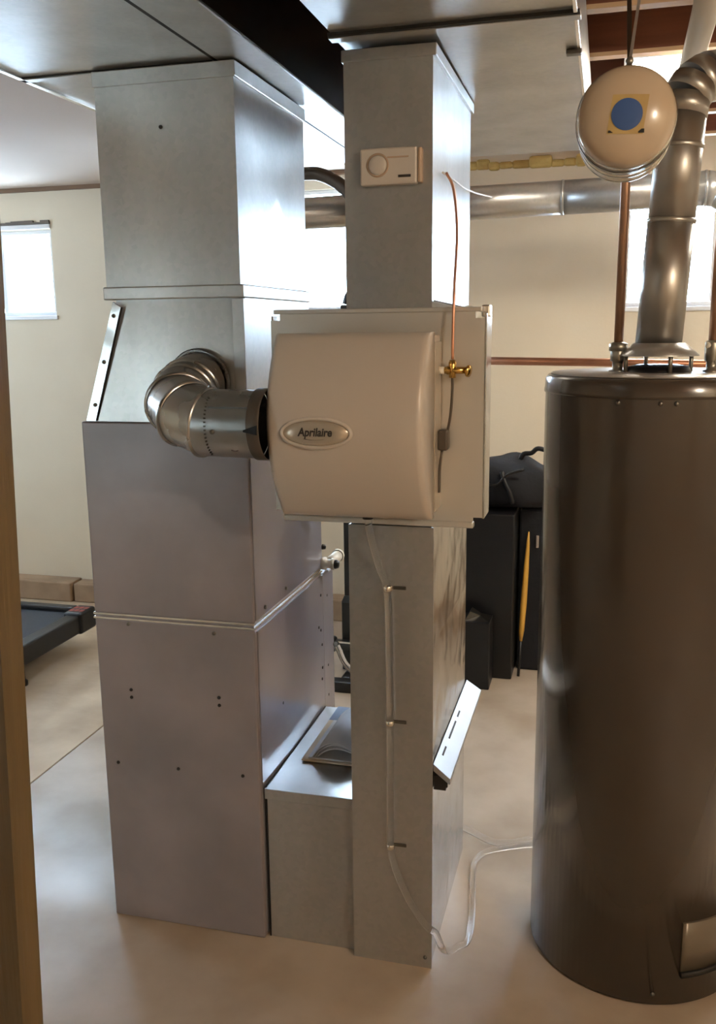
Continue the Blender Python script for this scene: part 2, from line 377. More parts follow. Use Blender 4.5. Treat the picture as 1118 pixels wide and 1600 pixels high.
# ------------------------------------------------------------------ overhead trunks
ZT = 2.188
st = thing('supply_main_duct', (-1.05, 2.6, ZT), 'wide flat galvanised supply trunk duct overhead joining the left plenum', 'duct')
bm = bmesh.new()
bx(bm, -1.362, -.871, .2, 2.058, ZT+.002, 2.375); obj('front_section', bm, GALV, st)
bm = bmesh.new(); bx(bm, -1.362, -.871, 2.066, 3.40, ZT+.002, 2.375); obj('rear_section', bm, GALV, st)
bm = bmesh.new(); bx(bm, -.863, -.747, .2, 3.40, ZT, 2.375, .002); obj('side_section', bm, GALV, st)
obj('side_shade', box(-.747, -.743, .2, 3.40, ZT+.004, 2.375), BLACKM, st, label='black sheet painted in as shade on the side facing the other duct')  # flat black sheet stands in for the shade between the trunks
obj('drive_cleat', box(-1.372, -.872, 2.050, 2.074, ZT-.003, ZT+.004, bev=.001), GALV, st)
obj('cleat_gap', box(-1.366, -.876, 2.044, 2.050, ZT-.001, ZT+.003), SEAM, st)
obj('long_seam', box(-.872, -.862, .2, 3.40, ZT+.001, 2.37), SEAM, st)
obj('edge_cleat', box(-1.372, -1.358, .2, 3.40, ZT-.003, ZT+.010, bev=.001), EDGE, st)
rt = thing('return_main_duct', (-.32, 2.5, ZT), 'galvanised return trunk duct overhead with cross-broken bottom, above the beige humidifier', 'duct')
bm = bmesh.new(); bx(bm, -.57, -.082, .2, 1.965, ZT+.004, 2.385); obj('front_section', bm, GALV, rt)
bm = bmesh.new(); bx(bm, -.57, -.082, 1.975, 3.42, ZT+.002, 2.385); crossed(bm, (-.082, 1.975, ZT+.001), (-.488, 0, 0), (0, 1.0, 0), (0, 0, -1), .006)
obj('rear_section', bm, GALV, rt)
obj('drive_cleat', box(-.578, -.072, 1.955, 1.985, ZT-.005, ZT+.003, bev=.001), GALV, rt)
obj('cleat_gap', box(-.576, -.074, 1.944, 1.956, ZT-.003, ZT+.004), SEAM, rt)
obj('cleat_tab', box(-.110, -.076, 2.19, 2.215, ZT-.010, ZT, bev=.002), GALVD, rt)
obj('edge_cleat', box(-.086, -.078, .2, 3.42, ZT-.003, ZT+.008, bev=.001), EDGE, rt)
# ------------------------------------------------------------------ return drop
RX0, RX1, RY0, RY1 = -.567, -.3685, 2.03, 2.588
rd = thing('return_drop', (-.467, 2.3, 0), 'narrow galvanised return duct running from ceiling trunk down to the floor behind the humidifier', 'duct')
bm = bmesh.new(); bx(bm, RX0, RX1-.004, RY0, RY1, 1.15, 2.155); crossed(bm, (RX1-.004, RY0, 1.15), (0, RY1-RY0, 0), (0, 0, 1.005), (1, 0, 0), .004, m=2)
obj('upper_duct', bm, GALV, rd)
bm = bmesh.new(); bx(bm, RX0, RX1-.002, RY0, RY1, 0, 1.148); crossed(bm, (RX1-.002, RY0, .56), (0, RY1-RY0, 0), (0, 0, .588), (1, 0, 0), .005, m=2)
obj('lower_duct', bm, GALV2, rd)
bm = bmesh.new(); bx(bm, RX0-.004, RX1+.004, RY0-.004, RY1+.004, 2.155, 2.180, .002); obj('top_collar', bm, GALV, rd)
obj('front_sheet', box(RX0-.002, RX1+.003, RY0-.003, RY0, 0, 1.148), GALV, rd)
bm = bmesh.new()
hexa(bm, [(RX1, 2.055, .530), (RX1+.044, 2.035, .508), (RX1+.044, 2.61, .508), (RX1, 2.62, .530)], [(RX1, 2.055, .548), (RX1+.045, 2.035, .523), (RX1+.045, 2.61, .523), (RX1, 2.62, .548)])
fc = obj('filter_slot_cover', bm, FLAPM, rd, label='sloped filter slot cover folded outward')
obj('end_cap', box(RX1+.002, RX1+.036, 2.050, 2.056, .492, .520), SEAM, fc)
obj('slot_gap', box(RX1, RX1+.030, 2.06, 2.61, .478, .5135), SEAM, rd)
bm = bmesh.new()
for y0, y1 in ((2.12, 2.17), (2.22, 2.33), (2.36, 2.40)): hexa(bm, [(RX1+.010, y0, .536), (RX1+.014, y0, .534), (RX1+.014, y1, .534), (RX1+.010, y1, .536)], [(RX1+.010, y0, .5436), (RX1+.014, y0, .5414), (RX1+.014, y1, .5414), (RX1+.010, y1, .5436)])
obj('cut_slot', bm, SEAM, fc)
dot(rd, (-.382, RY0-.004, .03), (0, -1, 0), 'screw')
# filter box between furnace and drop
fb = thing('return_boot', (-.69, 2.3, 0), 'low galvanised sheet metal box bridging the furnace and the return duct', 'duct')
obj('box_body', box(FX1+.012, RX0-.004, 2.050, 2.585, 0, .425, bev=.002), GALV, fb)
bm = crossed(bmesh.new(), (FX1+.010, 2.048, .4325), (RX0-FX1-.014, 0, 0), (0, .537, 0), (0, 0, 1), .004); bx(bm, FX1+.010, RX0-.004, 2.046, 2.585, .424, .432, .001)
obj('box_lid', bm, LIDM, fb)
bm = bmesh.new(); bx(bm, FX1+.009, RX0-.004, 2.041, 2.047, .405, .434, .0015); obj('lid_hem', bm, GALV, fb)
obj('corner_gap', box(FX1+.0086, FX1+.0115, 2.05, 2.58, .0, .435), SEAM, fb)

# ------------------------------------------------------------------ humidifier mounting panel
PZ0, PZ1, PLX, PRX, PFY = 1.157, 1.640, -.742, -.252, 2.012
mp_ = thing('mounting_panel', (-.5, 2.03, PZ0), 'square galvanised sheet metal panel behind the beige humidifier', 'panel')
bm = bx(bmesh.new(), PLX, PRX, PFY, PFY+.004, PZ0, PZ1)
vert = [e for e in bm.edges if abs(e.verts[0].co.y-e.verts[1].co.y) > .003]
bmesh.ops.bevel(bm, geom=vert, offset=.022, segments=4, affect='EDGES')
obj('face_sheet', bm, PANM, mp_)
obj('right_flange', box(PRX-.002, PRX+.003, PFY, PFY+.085, PZ0+.02, PZ1-.012, bev=.001), GALV2, mp_)
obj('left_flange', box(PLX, PLX+.004, PFY+.004, PFY+.06, PZ0+.02, PZ1-.012, bev=.001), GALV2, mp_)
bm = bx(bmesh.new(), PLX+.02, PRX-.02, PFY-.007, PFY+.015, PZ0-.002, PZ0+.012, .003); obj('bottom_hem', bm, PANM, mp_)
bm = bx(bmesh.new(), PLX+.008, PRX-.008, PFY-.004, PFY+.014, PZ1-.008, PZ1+.002, .002); obj('top_hem', bm, PANM, mp_)
bm = bmesh.new(); hexa(bm, [(RX1+.001, PFY+.015, 1.655), (PRX, PFY+.015, PZ1-.012), (PRX, PFY+.085, PZ1-.012), (RX1+.001, RY1-.02, 1.655)], [(RX1+.001, PFY+.015, 1.658), (PRX, PFY+.015, PZ1-.009), (PRX, PFY+.085, PZ1-.009), (RX1+.001, RY1-.02, 1.658)])
obj('top_web', bm, GALV2, mp_)
obj('corner_tab', box(PRX-.012, PRX+.006, PFY+.02, PFY+.06, PZ1-.02, PZ1+.006, bev=.003), EDGE, mp_)

# ------------------------------------------------------------------ humidifier
hu = thing('humidifier', (-.51, 1.9, 1.195), 'beige bow-fronted whole house humidifier with oval badge on the sheet metal panel', 'humidifier')
HX0, HX1, HZ0, HZ1, HB = -.683, -.347, 1.193, 1.590, 2.010
def hfront(z):
    t = (z-1.40)/(.19)
    return 1.795+.078*abs(t)**2.0
bm = bmesh.new(); NZ, NX = 26, 20
def hpt(u, v):           # u 0..1 across, v 0..1 up
    z = HZ0+(HZ1-HZ0)*v; y = hfront(z); x = HX0+(HX1-HX0)*u
    return Vector((x, y, z))
rows = []
zs = [HZ0, HZ0+.003, HZ0+.009, HZ0+.017]+[HZ0+.017+(HZ1-HZ0-.034)*k/18 for k in range(1, 18)]+[HZ1-.017, HZ1-.009, HZ1-.003, HZ1]
xs_ = [HX0, HX0+.0015, HX0+.005, HX0+.010, HX0+.016]+[HX0+.016+(HX1-HX0-.032)*k/6 for k in range(1, 6)]+[HX1-.016, HX1-.010, HX1-.005, HX1-.0015, HX1]
def rnd(a, lo, hi, R):   # rounding retreat near the ends
    d = min(a-lo, hi-a)
    return 0 if d >= R else R-math.sqrt(max(0, R*R-(R-d)**2))
for z in zs:
    ry = rnd(z, HZ0, HZ1, .017)
    row = []
    for x in xs_:
        rx = rnd(x, HX0, HX1, .016)
        row.append(bm.verts.new((x, hfront(min(max(z, HZ0+.006), HZ1-.006))+max(rx, ry) + .25*min(rx, ry), z)))
    rows.append(row)
for a, b in zip(rows, rows[1:]):
    for j in range(len(a)-1): bm.faces.new((a[j], a[j+1], b[j+1], b[j])).smooth = True
back = {}
def bk(v):
    if v not in back: back[v] = bm.verts.new((v.co.x, 1.925 if v.co.z < 9 else 0, v.co.z))
    return back[v]
loop = rows[0]+[r[-1] for r in rows[1:]]+rows[-1][-2::-1]+[r[0] for r in rows[-2:0:-1]]
for i in range(len(loop)):
    a, b = loop[i], loop[(i+1) % len(loop)]
    bm.faces.new((a, b, bk(b), bk(a))).smooth = True
bm.faces.new([bk(v) for v in loop])
obj('cover', bm, BEIGE, hu)
bm = bx(bmesh.new(), HX0+.004, HX1-.003, 1.926, HB, HZ0+.004, HZ1-.006, .006); obj('housing', bm, BEIGE, hu)
bm = bx(bmesh.new(), HX1-.003, HX1+.0005, 1.930, HB, HZ0+.01, HZ1-.02, .001); obj('side_gasket', bm, BADGE, hu)
# badge
bc = Vector((-.571, hfront(1.388), 1.388))
bd = LT([(0, .007), (.45, .0068), (.75, .0058), (.92, .004), (1.0, .0)], (0, 0, 0), (0, 0, 1), n=40)
BA, BB = .071, .0262
for v in bd.verts:
    q = v.co.copy(); v.co = Vector((q.x*BA if q.length > 1e-6 else 0, q.y*BB, q.z)) if q.length > .02 else q
bmesh.ops.scale(bd, verts=bd.verts, vec=(1, 1, 1))
for v in bd.verts: v.co = bc+Vector((v.co.x, -v.co.z-.001, v.co.y))
bad = obj('badge', bd, BADGE, hu, label='silver oval badge')
rim = LT([(1.0, 0), (1.03, .004), (1.10, .004), (1.14, .0)], (0, 0, 0), (0, 0, 1), n=40)
for v in rim.verts:
    q = v.co.copy(); a = math.atan2(q.y, q.x); k = math.hypot(q.x, q.y)
    v.co = bc+Vector((math.cos(a)*(BA+.06*(k-1)), -q.z-.0005, math.sin(a)*(BB+.06*(k-1))))
obj('badge_rim', rim, BEIGE, bad)
def text_mesh(s, size, shear=0.0, ext=.0006):
    cu = bpy.data.curves.new('lettering', 'FONT'); cu.body = s; cu.size = size; cu.shear = shear
    cu.align_x = 'CENTER'; cu.align_y = 'CENTER'; cu.extrude = ext; cu.offset = .0007
    t = bpy.data.objects.new('t', cu); C.objects.link(t)
    dg = bpy.context.evaluated_depsgraph_get(); me = bpy.data.meshes.new_from_object(t.evaluated_get(dg))
    bpy.data.objects.remove(t); b = bmesh.new(); b.from_mesh(me); bpy.data.meshes.remove(me)
    return b
tb = text_mesh('Aprilaire', .024, .18)
for v in tb.verts: v.co = bc+Vector((v.co.x*.86, -v.co.z-.0078, v.co.y+.002))
n_ = 10
pr = []
for i in range(n_+1):
    t = i/n_; x = -.026+.052*t; h = .0013*math.sin(PI*min(1, t*1.05+.05)); zc = -.0115-.0012*math.sin(PI*t)
    pr.append((tb.verts.new(bc+Vector((x, -.0076, zc-h))), tb.verts.new(bc+Vector((x, -.0076, zc+h)))))
for a, b in zip(pr, pr[1:]): tb.faces.new((a[0], b[0], b[1], a[1]))
obj('lettering', tb, INK, bad)
obj('drain_spout', LT([(.012, 0), (.012, -.02), (.009, -.02)], (-.503, 1.955, HZ0+.005), n=16), SEAM, hu)

# ------------------------------------------------------------------ bypass duct
bp_ = thing('bypass_duct', (-.85, 1.9, 1.33), 'round galvanised bypass pipe with segmented elbow between plenum and humidifier', 'pipe')
R = .0735
path = [(-.938, 2.036, 1.478), (-.938, 1.985, 1.462)]
cen = Vector((-.832, 1.955, 1.0))
for k in range(4):
    a = PI/2*k/3
    path.append((-.832-.106*math.cos(a), 1.955-.118*math.sin(a), 1.452-.050*(k/3)))
path += [(-.712, 1.837, 1.4)]
path = [Vector(p) for p in path]
def mitred(i):
    p = path[i]
    if i == 0: d = Vector((0, -1, 0))
    elif i == len(path)-1: d = Vector((1, 0, 0))
    else: d = (path[i+1]-p).normalized()+(p-path[i-1]).normalized()
    d.normalize(); s = Vector((0, 0, 1)); s = (s-d*s.dot(d)).normalized(); return p, d, s, d.cross(s)
NR = 40
def ring(bm, i, rad, sh=0):
    p, d, s, t = mitred(i)
    return [bm.verts.new(p+d*sh+(s*math.cos(2*PI*j/NR)+t*math.sin(2*PI*j/NR))*rad) for j in range(NR)]
for i in range(len(path)-2):
    b = bmesh.new(); a0 = ring(b, i, R-(.001 if i else 0)); a1 = ring(b, i+1, R)
    for j in range(NR): b.faces.new((a0[j], a0[(j+1) % NR], a1[(j+1) % NR], a1[j])).smooth = True
    obj('elbow_gore', b, PIPE, bp_)
for i in range(1, len(path)-1):
    b = bmesh.new(); rs = [ring(b, i, R-.001, -.0045), ring(b, i, R+.0042, -.002), ring(b, i, R+.0042, .002), ring(b, i, R-.001, .0045)]
    for a0, a1 in zip(rs, rs[1:]):
        for j in range(NR): b.faces.new((a0[j], a0[(j+1) % NR], a1[(j+1) % NR], a1[j])).smooth = True
    obj('elbow_bead', b, PIPE, bp_)
b = bmesh.new(); i0 = len(path)-2
a0 = ring(b, i0, R); a1 = ring(b, i0+1, R)
for j in range(NR): b.faces.new((a0[j], a0[(j+1) % NR], a1[(j+1) % NR], a1[j])).smooth = True
obj('straight_pipe', b, PIPE, bp_)
bm = bmesh.new()
for k in range(18):
    a = -.9+1.9*k/17
    bx(bm, -.8065, -.8025, 0, .003, -.0018, .0018); vs = bm.verts[-8:]
    for v in vs:
        q = v.co.copy(); v.co = Vector((q.x, 1.837-(R-.001+q.y)*math.cos(a)-q.z*math.sin(a)*-1, 1.4015-(R-.001+q.y)*math.sin(a)+q.z*math.cos(a)))
obj('crimp_ridge', bm, GALVD, bp_)
obj('lock_seam', box(-.80, -.712, 1.7735, 1.780, 1.438, 1.442), GALVD, bp_)
dot(bp_, (-.788, 1.837-R, 1.39), (0, -1, 0), 'screw')
obj('wall_collar', LT([(.072, 0), (.079, 0), (.079, .003), (.076, .004), (.076, .012)], (-.938, 2.037, 1.478), (0, -1, 0), n=40), PIPE, bp_)
bm = LT([(.0755, 0), (.0770, .002), (.0770, .025), (.0755, .028)], (-.712, 1.837, 1.4), (1, 0, 0), n=40)
dc = obj('damper_collar', bm, FLEX, bp_, label='dark grey damper collar')
bm = bmesh.new(); hexa(bm, [(-.716, 1.756, 1.392), (-.686, 1.756, 1.386), (-.686, 1.762, 1.386), (-.716, 1.762, 1.392)], [(-.716, 1.756, 1.396), (-.686, 1.756, 1.406), (-.686, 1.762, 1.406), (-.716, 1.762, 1.396)])
obj('damper_lever', bm, BLACK, dc)

# ------------------------------------------------------------------ humidistat on the return duct
hs = thing('humidistat', (-.46, 2.027, 1.899), 'small cream humidistat plate with round dial on the return duct front', 'control')
obj('plate', box(-.526, -.402, 2.006, 2.029, 1.900, 1.975, bev=.004), BEIGE, hs)
obj('side_cap', box(-.401, -.392, 2.008, 2.029, 1.902, 1.973, bev=.003), TAUPE, hs)
di = obj('dial', LT([(0, .006), (.017, .006), (.0195, .004), (.0205, 0)], (-.487, 2.006, 1.940), (0, -1, 0), n=28), BEIGE, hs)
obj('dial_ring', LT([(.0205, .0005), (.0205, .002), (.0245, .002), (.0245, .0005)], (-.487, 2.0065, 1.940), (0, -1, 0), n=28), TAUPE, hs)
bm = bmesh.new(); bx(bm, -.466, -.420, 2.0045, 2.006, 1.9535, 1.9565); obj('scale_line', bm, TAUPE, hs)
obj('mark', box(-.442, -.415, 2.004, 2.0062, 1.9135, 1.9185), INK, hs)

# ------------------------------------------------------------------ water line and valve
obj('supply_tube', T(spline([(RX1+.012, 2.112, 1.934), (-.338, 2.10, 1.895), (-.322, 2.05, 1.80), (-.318, 1.995, 1.68), (-.318, 1.982, 1.58), (-.318, 1.980, 1.531)], 6), .0032, 10), COPPER,
    label='thin copper water tube dropping to the brass valve beside the humidifier', cat='tube')
obj('control_wire', T(spline([(RX1+.003, 2.119, 1.936), (-.355, 2.219, 1.932), (-.352, 2.338, 1.933), (-.350, 2.481, 1.942), (-.348, 2.616, 1.953), (-.378, 3.1, 2.01), (-.44, 3.6, 2.076), (-.490, 4.027, 2.131)], 6), .0026, 8), PVCG,
    label='thin pale wire curving around the return duct side', cat='wire')
va = thing('saddle_valve', (-.318, 1.98, 1.495), 'small brass shutoff valve on the panel right of the humidifier', 'valve')
bm = T([(-.318, 1.98, 1.492), (-.318, 1.98, 1.530)], [.0075, .0065], 12); lathe(bm, [(.0085, 0), (.0085, .010), (.0065, .012)], (-.318, 1.98, 1.515), n=8)
tube(bm, [(-.336, 1.98, 1.508), (-.287, 1.98, 1.508)], .0075, 12); lathe(bm, [(.010, 0), (.010, .008)], (-.330, 1.98, 1.508), (1, 0, 0), 6); lathe(bm, [(.006, 0), (.006, .032)], (-.300, 1.98, 1.508), (0, 1, 0), 10)
obj('valve_body', bm, BRASS, va)
obj('handle', LT([(0, 0), (.006, 0), (.013, .002), (.013, .006), (.005, .008), (0, .008)], (-.287, 1.98, 1.507), (1, -.35, -.15), n=14), BRASS, va)
obj('nut', LT([(0, 0), (.009, 0), (.009, .012), (0, .012)], (-.3475, 1.98, 1.508), (1, 0, 0), n=6), PVCW, va)
obj('feed_tube', T(spline([(-.318, 1.98, 1.493), (-.3185, 1.981, 1.46), (-.322, 1.982, 1.41), (-.332, 1.982, 1.36), (-.340, 1.98, 1.33), (-.344, 1.978, 1.29), (-.345, 1.975, 1.24)], 5), .003, 8), FLEX,
    label='dark thin feed tube hanging below the brass valve beside humidifier', cat='tube')
sv = obj('solenoid', box(-.3465, -.325, 1.962, 1.995, 1.335, 1.380, bev=.004), FLEX, label='dark small solenoid block on the humidifier right side', cat='valve')

# ------------------------------------------------------------------ drain tube down the front of the return duct
dt = thing('drain_tube', (-.47, 2.02, .0), 'clear vinyl drain tube clipped down the front of the return duct', 'tube')
TY = RY0-.013
obj('hose', T(spline([(-.503, 1.955, 1.185), (-.500, 1.965, 1.14), (-.488, 1.995, 1.06), (-.475, TY, 1.0), (-.470, TY, .90), (-.468, TY, .66), (-.469, TY, .45), (-.468, TY, .335), (-.455, TY, .27), (-.42, TY, .19), (-.38, TY, .13), (-.352, 2.010, .115), (-.338, 2.030, .060), (-.325, 2.09, .014), (-.31, 2.118, .010), (-.290, 2.15, .010), (-.297, 2.28, .010), (-.322, 2.47, .010), (-.315, 2.54, .010), (-.277, 2.59, .010), (-.163, 2.648, .010), (-.05, 2.67, .010)], 6), .0085, 12), CLEAR, dt)
for z in (1.0, .663, .335):
    cl = obj('clip', LT([(.0105, -.006), (.0115, -.004), (.0115, .004), (.0105, .006)], (-.4725 if z > .9 else -.4685, TY, z), n=16), EDGE, dt)
    obj('clip_tab', box(-.462, -.430, RY0-.006, RY0-.003, z-.004, z+.004, bev=.001), SCREW, cl)
obj('condensate_tube', T(spline([(-.52, 2.74, .011), (-.43, 2.72, .011), (-.358, 2.679, .011), (-.281, 2.632, .011), (-.22, 2.645, .011), (-.155, 2.680, .011), (0.0, 2.71, .011), (.15, 2.72, .011)], 6), .010, 12), CLEAR,
    label='clear condensate tube on the floor running behind the dark water heater', cat='tube')
obj('furnace_tube', T(spline([(-.805, 2.70, .60), (-.803, 2.725, .57), (-.795, 2.78, .50), (-.76, 2.86, .42), (-.70, 2.93, .35), (-.62, 2.96, .2), (-.56, 2.96, .05), (-.52, 2.95, .012), (-.46, 2.93, .011)], 6), .010, 12), CLEAR,
    label='clear bent tube curving from the furnace corner behind the return duct', cat='tube')

# ------------------------------------------------------------------ open manual on the box
bk_ = thing('manual', (-.665, 2.33, .437), 'open paper manual with curled white pages lying on the low metal box', 'booklet')
obj('back_cover', box(-.762, -.575, 2.205, 2.47, .4375, .4425, bev=.001), CREAM, bk_)
def leaf(h, x0, x1, th, y0, y1):
    b = bmesh.new(); N = 12; g = []
    for i in range(N+1):
        t = i/N; x = x0+(x1-x0)*t; z = .4425+h*math.sin(PI*min(1, t**.8))
        g.append([b.verts.new((x, y0, z)), b.verts.new((x, y1, z)), b.verts.new((x, y1, z+th)), b.verts.new((x, y0, z+th))])
    for a, c in zip(g, g[1:]):
        for k in range(4): b.faces.new((a[k], a[(k+1) % 4], c[(k+1) % 4], c[k])).smooth = (k in (0, 2))
    b.faces.new(g[0]); b.faces.new(g[-1][::-1]); return b
for h, x0, y0 in ((.030, -.722, 2.224), (.044, -.728, 2.218), (.052, -.734, 2.212)):
    obj('page', leaf(h, x0, -.578, .0035, y0, 2.46), PAPER, bk_)
obj('page_block', box(-.745, -.58, 2.215, 2.462, .443, .4465), PAPER, bk_)
sh = box(-.765, -.585, 2.475, 2.58, .4375, .4385)
obj('loose_sheet', sh, PAPERB, label='flat blue grey loose sheet behind the open manual on the metal box', cat='paper')

# ------------------------------------------------------------------ water heater
HC = (.128, 2.287)
wh = thing('water_heater', (HC[0], HC[1], 0), 'large glossy dark grey brown tank water heater standing on the floor at right', 'water heater')
HR = .266
c3 = (HC[0], HC[1], 0)
obj('jacket', LT([(HR-.008, .004), (HR, .008), (HR, 1.446)], c3, n=96), JACKET, wh)
obj('base_ring', LT([(0, 0), (HR-.012, 0), (HR-.012, .012)], c3, n=96), SEAM, wh)
obj('top_cap', LT([(HR-.004, 1.444), (HR+.003, 1.446), (HR+.003, 1.452), (HR+.0015, 1.458), (HR+.0005, 1.478), (HR-.006, 1.486), (HR-.02, 1.489), (0, 1.490)], c3, n=96), JACKET, wh)
obj('top_disc', LT([(HR-.012, 1.4885), (HR-.014, 1.4905), (0, 1.4915)], c3, n=64), HTOP, wh)
for a in (-1.95, -1.62, -1.50): dot(wh, (HC[0]+HR*math.cos(a), HC[1]+HR*math.sin(a), 1.437), (math.cos(a), math.sin(a), 0), 'screw')
dot(wh, (HC[0]+HR*math.cos(-1.42), HC[1]+HR*math.sin(-1.42), .035), (math.cos(-1.42), math.sin(-1.42), 0), 'screw')
def curved(a0, a1, z0, z1, r0, r1, n=14):
    b = bmesh.new(); g = []
    for i in range(n+1):
        a = a0+(a1-a0)*i/n
        g.append([b.verts.new((HC[0]+r*math.cos(a), HC[1]+r*math.sin(a), z)) for r, z in ((r0, z0), (r1, z0), (r1, z1), (r0, z1))])
    for p, q in zip(g, g[1:]):
        for k in range(4): b.faces.new((p[k], p[(k+1) % 4], q[(k+1) % 4], q[k])).smooth = (k in (1, 3))
    b.faces.new(g[0]); b.faces.new(g[-1][::-1]); return b
ac = obj('access_cover', curved(-1.19, -.5, .095, .225, HR-.002, HR+.005), COVM, wh, label='pale metal burner access cover')
obj('cover_lip', curved(-1.19, -.5, .083, .097, HR-.002, HR+.010), SEAM, ac)
obj('draft_collar', LT([(.075, 1.491), (.070, 1.503), (.045, 1.508), (.0, 1.508)], (.120, 2.287, 0), n=32), BLACK, wh)
# flue with its draft hood
vp_ = thing('flue_pipe', (.120, 2.287, 1.491), 'round galvanised flue pipe with draft hood rising from the water heater', 'pipe')
ob = obj('draft_hood', LT([(.090, 1.528), (.0905, 1.530), (.060, 1.556), (.056, 1.558)], (.120, 2.287, 0), n=40), GALV, vp_)
for a in (.3, 1.9, 3.45, 5.0):
    p0 = Vector((.120+.078*math.cos(a), 2.287+.078*math.sin(a), 1.491)); p1 = p0.copy(); p1.z = 1.538
    obj('hood_leg', T([p0, p1], .005, 8), FITT, vp_)
FT = lambda z: Vector((.118+(z-1.56)*.052, 2.287, z))
obj('lower_section', T([FT(1.552), FT(1.83)], .0525, 40), FLUEM, vp_)
obj('upper_section', T([FT(1.83), FT(2.065)], .0515, 40), FLUEM, vp_)
obj('joint_bead', T([FT(1.825), FT(1.828), FT(1.833), FT(1.836)], [.0525, .0545, .0545, .052], 40), FLUEM, vp_)
obj('joint_bead', T([FT(1.985), FT(1.988), FT(1.993), FT(1.996)], [.0525, .0540, .0540, .052], 40), FLUEM, vp_)
e0 = FT(2.05); gp = [FT(2.0), FT(2.055)]
for k in range(1, 5):
    a = PI/2*k/4
    gp.append(e0+Vector((.075*(1-math.cos(a)), .05*(1-math.cos(a)), .01+.085*math.sin(a))))
gp.append(gp[-1]+Vector((.09, .06, .003)))
for i in range(1, len(gp)-1):
    obj('elbow_gore', T([gp[i]-(gp[i+1]-gp[i])*.05, gp[i+1]+(gp[i+1]-gp[i])*.05], .0535-.0004*(i % 2), 32), FLUEM, vp_)
ed = (gp[-1]-gp[-2]).normalized()
for k in range(3): obj('elbow_bead', T([gp[-1]+ed*(.012*k-.03), gp[-1]+ed*(.012*k-.026), gp[-1]+ed*(.012*k-.022)], [.054, .059, .054], 32), PIPE, vp_)
obj('flue_run', T([gp[-1], gp[-1]+ed*1.6+Vector((0, 0, .05))], .052, 32), FLUEM, vp_)
# water connections
wc = thing('cold_water_pipe', (.028, 2.287, 1.49), 'vertical copper cold water pipe from the heater top up to expansion tank', 'pipe')
obj('riser', T([(.028, 2.287, 1.54), (.0285, 2.290, 1.965), (.027, 2.288, 1.983), (.024, 2.281, 1.994), (.021, 2.268, 1.998), (.0196, 2.25, 1.998)], .0108, 16), PIPEB, wc)
bm = LT([(.020, 1.4917), (.020, 1.494), (.0125, 1.496), (.0125, 1.515), (.0145, 1.517)], (.028, 2.287, 0), n=20)
obj('nipple', bm, FITT, wc); obj('union_nut', LT([(.016, 1.515), (.0175, 1.518), (.0175, 1.538), (.016, 1.541), (.011, 1.543), (.011, 1.555)], (.028, 2.287, 0), n=8), FITT, wc)
obj('union_collar', LT([(.0155, 1.538), (.0215, 1.540), (.0215, 1.556), (.013, 1.560)], (.028, 2.287, 0), n=8), FITT, wc)
wh_ = thing('hot_water_pipe', (.238, 2.287, 1.49), 'vertical copper hot water pipe at far right on the heater top', 'pipe')
obj('riser', T([(.238, 2.287, 1.54), (.24, 2.287, 1.92), (.246, 2.287, 1.945), (.262, 2.287, 1.956), (.29, 2.287, 1.958), (1.95, 2.287, 1.97)], .0108, 16), PIPEB, wh_)
obj('nipple', LT([(.020, 1.4917), (.020, 1.494), (.0125, 1.496), (.0125, 1.515), (.0145, 1.517)], (.238, 2.287, 0), n=20), FITT, wh_)
obj('union_nut', LT([(.016, 1.515), (.0175, 1.518), (.0175, 1.556), (.016, 1.56), (.011, 1.563)], (.238, 2.287, 0), n=8), FITT, wh_)
obj('valve_tip', LT([(0, 0), (.008, 0), (.008, .014), (0, .014)], (.236, 2.281, 1.552), (-1, -.3, 0), n=10), PVCW, wh_)
# ------------------------------------------------------------------ expansion tank
et = thing('expansion_tank', (.02, 2.09, 1.9), 'cream round expansion tank with blue dot sticker, slung from the joists by a strap', 'tank')
TC = Vector((.0196, 1.96, 1.998)); TR = .0948
ax = Vector((0, 1, 0))
obj('dome', LT([(0, -.028), (.028, -.0266), (.0514, -.0219), (.0729, -.013), (.086, -.003), (.0925, .010), (TR-.0008, .024)], TC, ax, n=64), TANK, et)
obj('rim_band', LT([(TR-.002, .022), (TR+.001, .024), (TR+.001, .036), (TR-.002, .038)], TC, ax, n=64), EDGE, et)
obj('shell', LT([(TR-.002, .037), (TR-.001, .06), (TR-.001, .215)], TC, ax, n=64), CREAM, et)
for h in (.095, .14, .20): obj('shell_ring', LT([(TR-.002, h), (TR+.001, h+.002), (TR+.001, h+.006), (TR-.002, h+.008)], TC, ax, n=64), EDGE, et)
obj('rear_dome', LT([(TR-.001, .215), (.086, .237), (.065, .255), (.03, .266), (0, .268)], TC, ax, n=64), CREAM, et)
obj('inlet', LT([(.013, .255), (.013, .275), (.016, .277), (.016, .30)], TC, ax, n=12), FITT, et)
def on_dome(x, z, lift):
    r = math.hypot(x, z)
    prof = [(0, -.028), (.028, -.0266), (.0514, -.0219), (.0729, -.013)]
    for (r0, h0), (r1, h1) in zip(prof, prof[1:]):
        if r <= r1: h = h0+(h1-h0)*(r-r0)/(r1-r0); break
    else: h = -.013
    return TC+Vector((x, h-lift, z))
b = bmesh.new(); N = 8; gr = []
ca, sa = math.cos(-.05), math.sin(-.05)
for i in range(N+1):
    row = []
    for j in range(N+1):
        x = -.031+.067*i/N+.006*(j/N-.5); z = -.032+.071*j/N
        row.append(b.verts.new(on_dome(x*ca-z*sa, x*sa+z*ca-.007, .0008)))
    gr.append(row)
for i in range(N):
    for j in range(N): b.faces.new((gr[i][j], gr[i+1][j], gr[i+1][j+1], gr[i][j+1]))
stk = obj('sticker', b, STICK, et, label='yellowed square sticker')
b = bmesh.new(); c0 = b.verts.new(on_dome(.001, -.004, .0018)); prev = [c0]
rings = []
